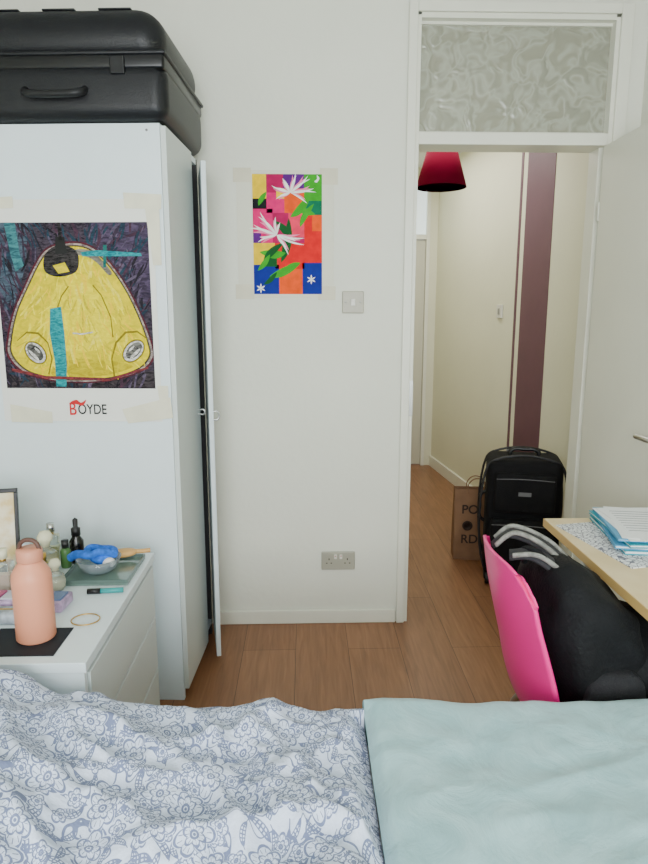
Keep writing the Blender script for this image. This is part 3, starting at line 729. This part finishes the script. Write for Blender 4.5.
# ---------------------------------------------------------------- pink chair
pinkm=M('pink_plastic',(244,34,140),.35,coat=.2)
CX=.655
cg=group('pink_chair',(CX,1.485,0))
prof=[(.32,.345),(.29,.362),(.17,.360),(.03,.355),(-.055,.358),(-.10,.385),(-.128,.45),(-.148,.54),(-.170,.63),(-.188,.71),(-.200,.785),(-.203,.80)]
def crp(P,t):
    k=min(int(t),len(P)-2); f=t-k
    p0=Vector(P[max(k-1,0)]);p1=Vector(P[k]);p2_=Vector(P[k+1]);p3=Vector(P[min(k+2,len(P)-1)])
    return 0.5*((2*p1)+(-p0+p2_)*f+(2*p0-5*p1+4*p2_-p3)*f*f+(-p0+3*p1-3*p2_+p3)*f**3)
vs=[];fs=[];NS,NT=60,32
for i in range(NS+1):
    t=(len(prof)-1)*i/NS*.99999; x,z=crp(prof,t); u=i/NS
    back=sstep(.36,.55,u)
    wv=.210-.018*sstep(.55,1,u)
    if u<.08: wv-=.03*(1-u/.08)**2
    for j in range(NT+1):
        s=-1+2*j/NT
        yy=s*wv
        xx=x+back*.045*s*s; zz_=z+(1-back)*.02*s**4
        if u>.62:
            q_=(u-.62)/.38
            zz_-=.08*q_**1.5*abs(s)**5; yy*=1-.05*q_**3*abs(s)
        vs.append((xx,yy,zz_))
for i in range(NS):
    for j in range(NT):
        o_=i*(NT+1)+j; fs.append((o_,o_+1,o_+NT+2,o_+NT+1))
o=mesh_obj('shell',vs,fs,pinkm,cg,smooth=True); sm=o.modifiers.new('s','SOLIDIFY'); sm.thickness=.008; sm.offset=-1
for i,(a,b_) in enumerate([(1,1),(1,-1),(-1,1),(-1,-1)]):
    tube('leg_%d'%i,[(.05+a*.09,b_*.10,.345),(.06+a*.12,b_*.14,.32),(.06+a*.17,b_*.17,.012)],.010,steel,cg)
    lathe('cap_%d'%i,[(.014,0),(.014,.03),(0,.03)],black,cg,loc=(.06+a*.17,b_*.17,0),seg=12)
tube('brace',[(.13,.10,.342),(.13,0,.342),(.13,-.10,.342)],.008,steel,cg)

# ---------------------------------------------------------------- backpack on chair
bp=group('backpack',(.675,1.495,.37))
nyl=M('black_nylon',(13,14,17),.75,bump=.35,bscale=120,var=.2,vscale=10,spec=.3)
def bf(p):
    z=p.z
    if z>0: z*= (1.0-.45*sstep(-.02,.16,p.x))
    n=noise.noise(p*11)*.018+noise.noise(p*28)*.007
    q_=Vector((p.x-.16*z,p.y,z)); return q_+q_.normalized()*n
superell('body',(.01,0,.19),(.115,.185,.205),nyl,bp,e=.62,f=bf,seg=64,ring=40)
superell('front_pocket',(.13,-.02,.13),(.09,.16,.125),nyl,bp,e=.6,f=lambda p:p+p.normalized()*(noise.noise(p*15)*.016),seg=48,ring=30)
superell('side_pocket',(.02,-.18,.11),(.07,.03,.09),M('mesh_black',(26,26,30),.8,bump=.5,bscale=300),bp,e=.6,seg=32,ring=20)
gs=M('grey_webbing',(134,134,128),.8,var=.25,vscale=60,bump=.3,bscale=200)
gs2=M('grey_pad',(48,48,52),.8,bump=.3,bscale=200)
strap('strap_left',[(-.18,.13,.385),(-.13,.12,.42),(-.06,.06,.40),(-.03,-.03,.355),(-.02,-.12,.29),(-.03,-.16,.20)],.05,.014,gs2,bp,side=(.5,.7,.1))
strap('strap_edge',[(-.181,.10,.395),(-.131,.09,.432),(-.062,.03,.405),(-.03,-.06,.355),(-.02,-.13,.28)],.014,.010,gs,bp,side=(.5,.7,.1))
strap('strap_edge_2',[(-.17,.145,.40),(-.12,.15,.43),(-.04,.10,.405),(.0,.02,.36),(.03,-.05,.31)],.012,.010,gs,bp,side=(.5,.7,.1))
strap('strap_right',[(-.17,.02,.40),(-.11,.0,.405),(-.05,-.06,.365),(-.02,-.13,.30),(.01,-.165,.20)],.045,.014,gs2,bp,side=(.6,.6,.2))
strap('strap_right_edge',[(-.17,-.005,.408),(-.108,-.025,.412),(-.05,-.085,.368),(-.018,-.145,.30),(.01,-.175,.20)],.012,.010,gs,bp,side=(.6,.6,.2))
strap('compression_strap',[(.02,.14,.31),(.07,.05,.285),(.10,-.03,.26),(.12,-.10,.22),(.12,-.14,.14)],.026,.008,gs2,bp,side=(.7,.5,.3))
tube('grab_handle',[(-.12,.05,.37),(-.13,.03,.41),(-.10,-.01,.41),(-.08,-.02,.365)],.008,nyl,bp)
for i in range(4): box('striped_tag_%d'%i,.12,.17,-.183,-.178,.105-i*.012,.113-i*.012,[M('tag_red',(170,50,50),.7),pap][i%2],bp)

# ---------------------------------------------------------------- hallway luggage
rs=group('rolling_suitcase',(1.095,3.14,0),rz=R(-14))
fab=M('black_fabric',(14,14,17),.8,bump=.4,bscale=250,spec=.3)
box('body',-.18,.18,-.12,.13,.045,.65,fab,rs,bevel=.035,seg=5)
box('pocket_lower',-.155,.155,-.155,-.11,.08,.36,fab,rs,bevel=.02,seg=4)
box('pocket_upper',-.145,.145,-.145,-.11,.39,.59,fab,rs,bevel=.018,seg=4)
pip=M('piping',(34,34,38),.5)
for j,(yy) in enumerate((-.10,.11)):
    tube('piping_%d'%j,[(-.18,yy,.1),(-.18,yy,.61),(-.145,yy,.645),(.145,yy,.645),(.18,yy,.61),(.18,yy,.1),(.14,yy,.05),(-.14,yy,.05)],.006,pip,rs,cyclic=True)
zg=M('zip_dark',(110,110,112),.4)
tube('zip_lower',[(-.15,-.153,.33),(0,-.157,.335),(.15,-.153,.33)],.0022,zg,rs)
tube('zip_upper',[(-.135,-.143,.56),(0,-.147,.565),(.135,-.143,.56)],.0022,zg,rs)
tube('top_handle',[(-.07,0,.645),(-.065,0,.675),(0,0,.685),(.065,0,.675),(.07,0,.645)],.011,black,rs)
tube('side_handle',[(-.18,0,.30),(-.202,0,.32),(-.206,0,.38),(-.202,0,.44),(-.18,0,.46)],.009,black,rs)
box('badge',-.03,.03,-.1475,-.1445,.48,.50,zg,rs)
for i,(x,y) in enumerate([(-.155,.11),(.155,.11),(-.155,-.10),(.155,-.10)]): lathe('wheel_%d'%i,[(0,-.012),(.026,-.012),(.028,-.006),(.028,.006),(.026,.012),(0,.012)],black,rs,loc=(x,y,.0285),rot=(0,R(90),0),seg=20)
for i in range(2): box('wheel_mount_%d'%i,(-.175 if i==0 else .13),(-.13 if i==0 else .175),-.12,.13,.03,.06,black,rs,bevel=.006)
box('telescopic_rail_l',-.08,-.06,.1305,.14,.1,.66,steel,rs); box('telescopic_rail_r',.06,.08,.1305,.14,.1,.66,steel,rs)
pbg=group('paper_bag',(.945,3.45,0),rz=R(-6))
kraft=M('kraft_paper',(136,102,76),.8,var=.08,vscale=14)
vs=[];fs=[]
def bagring(z,sx,sy): return [(-.12*sx,-.055*sy,z),(0,-.06*sy*1.0,z),(.12*sx,-.055*sy,z),(.118*sx,0,z),(.12*sx,.055*sy,z),(0,.06*sy,z),(-.12*sx,.055*sy,z),(-.118*sx,0,z)]
for z,sx,sy in [(0,1,1),(.13,1.01,.98),(.27,1,.8),(.40,1.0,.5)]:
    for p in bagring(z,sx,sy): vs.append(p)
for j in range(3):
    for i in range(8):
        k_=(i+1)%8; fs.append((j*8+i,j*8+k_,(j+1)*8+k_,(j+1)*8+i))
fs.append(tuple(range(7,-1,-1)))
o=mesh_obj('body',vs,fs,kraft,pbg); sm=o.modifiers.new('s','SOLIDIFY'); sm.thickness=.0015
for i,y in enumerate((-.03,.03)): tube('handle_%d'%i,[(-.045,y,.37),(-.045,y,.43),(0,y,.46),(.045,y,.43),(.045,y,.37)],.003,kraft,pbg)
ink=M('bag_ink',(56,40,32),.7)
def btext(s,x,z,size,rot):
    cu=bpy.data.curves.new('bag_lettering','FONT'); cu.body=s; cu.size=size; cu.offset=.001; cu.materials.append(ink)
    o=bpy.data.objects.new('bag_lettering',cu); o.location=(x,-.0635,z); o.rotation_euler=(R(90),R(rot),0); link(o,pbg)
btext('PO',-.085,.27,.07,0); btext('RD',-.085,.10,.07,0)
lathe('print_disc',[(.028,0),(.028,.001),(.016,.001),(.016,0)],ink,pbg,loc=(-.05,-.063,.20),rot=(R(90),0,0))

# ---------------------------------------------------------------- lights
def area(name,loc,rot,sx,sy,e,col):
    l=bpy.data.lights.new(name,'AREA'); l.shape='RECTANGLE'; l.size=sx; l.size_y=sy; l.energy=e; l.color=col
    o=bpy.data.objects.new(name,l); o.location=loc; o.rotation_euler=rot; return link(o)
area('window_daylight',(0,YB-.25,1.6),(R(86),0,0),1.9,1.5,155,(.95,.98,1.0))
area('hall_fill_area',(.75,4.3,CZ-.03),(0,0,0),.5,1.6,18,(1,.98,.92))  # added area lamp to brighten the hall, not a real ceiling fitting
wld=bpy.data.worlds.new('World'); bpy.context.scene.world=wld; wld.use_nodes=True
wld.node_tree.nodes['Background'].inputs[0].default_value=(.75,.86,1,1); wld.node_tree.nodes['Background'].inputs[1].default_value=1.0

# ---------------------------------------------------------------- camera
cam=bpy.data.cameras.new('camera'); cam.sensor_fit='VERTICAL'; cam.sensor_height=36; cam.sensor_width=27; cam.lens=27.0; cam.clip_start=.02
co=bpy.data.objects.new('camera',cam); co.location=(0,0,1.369); co.rotation_euler=(R(79.34),0,R(-1.65)); link(co)
bpy.context.scene.camera=co
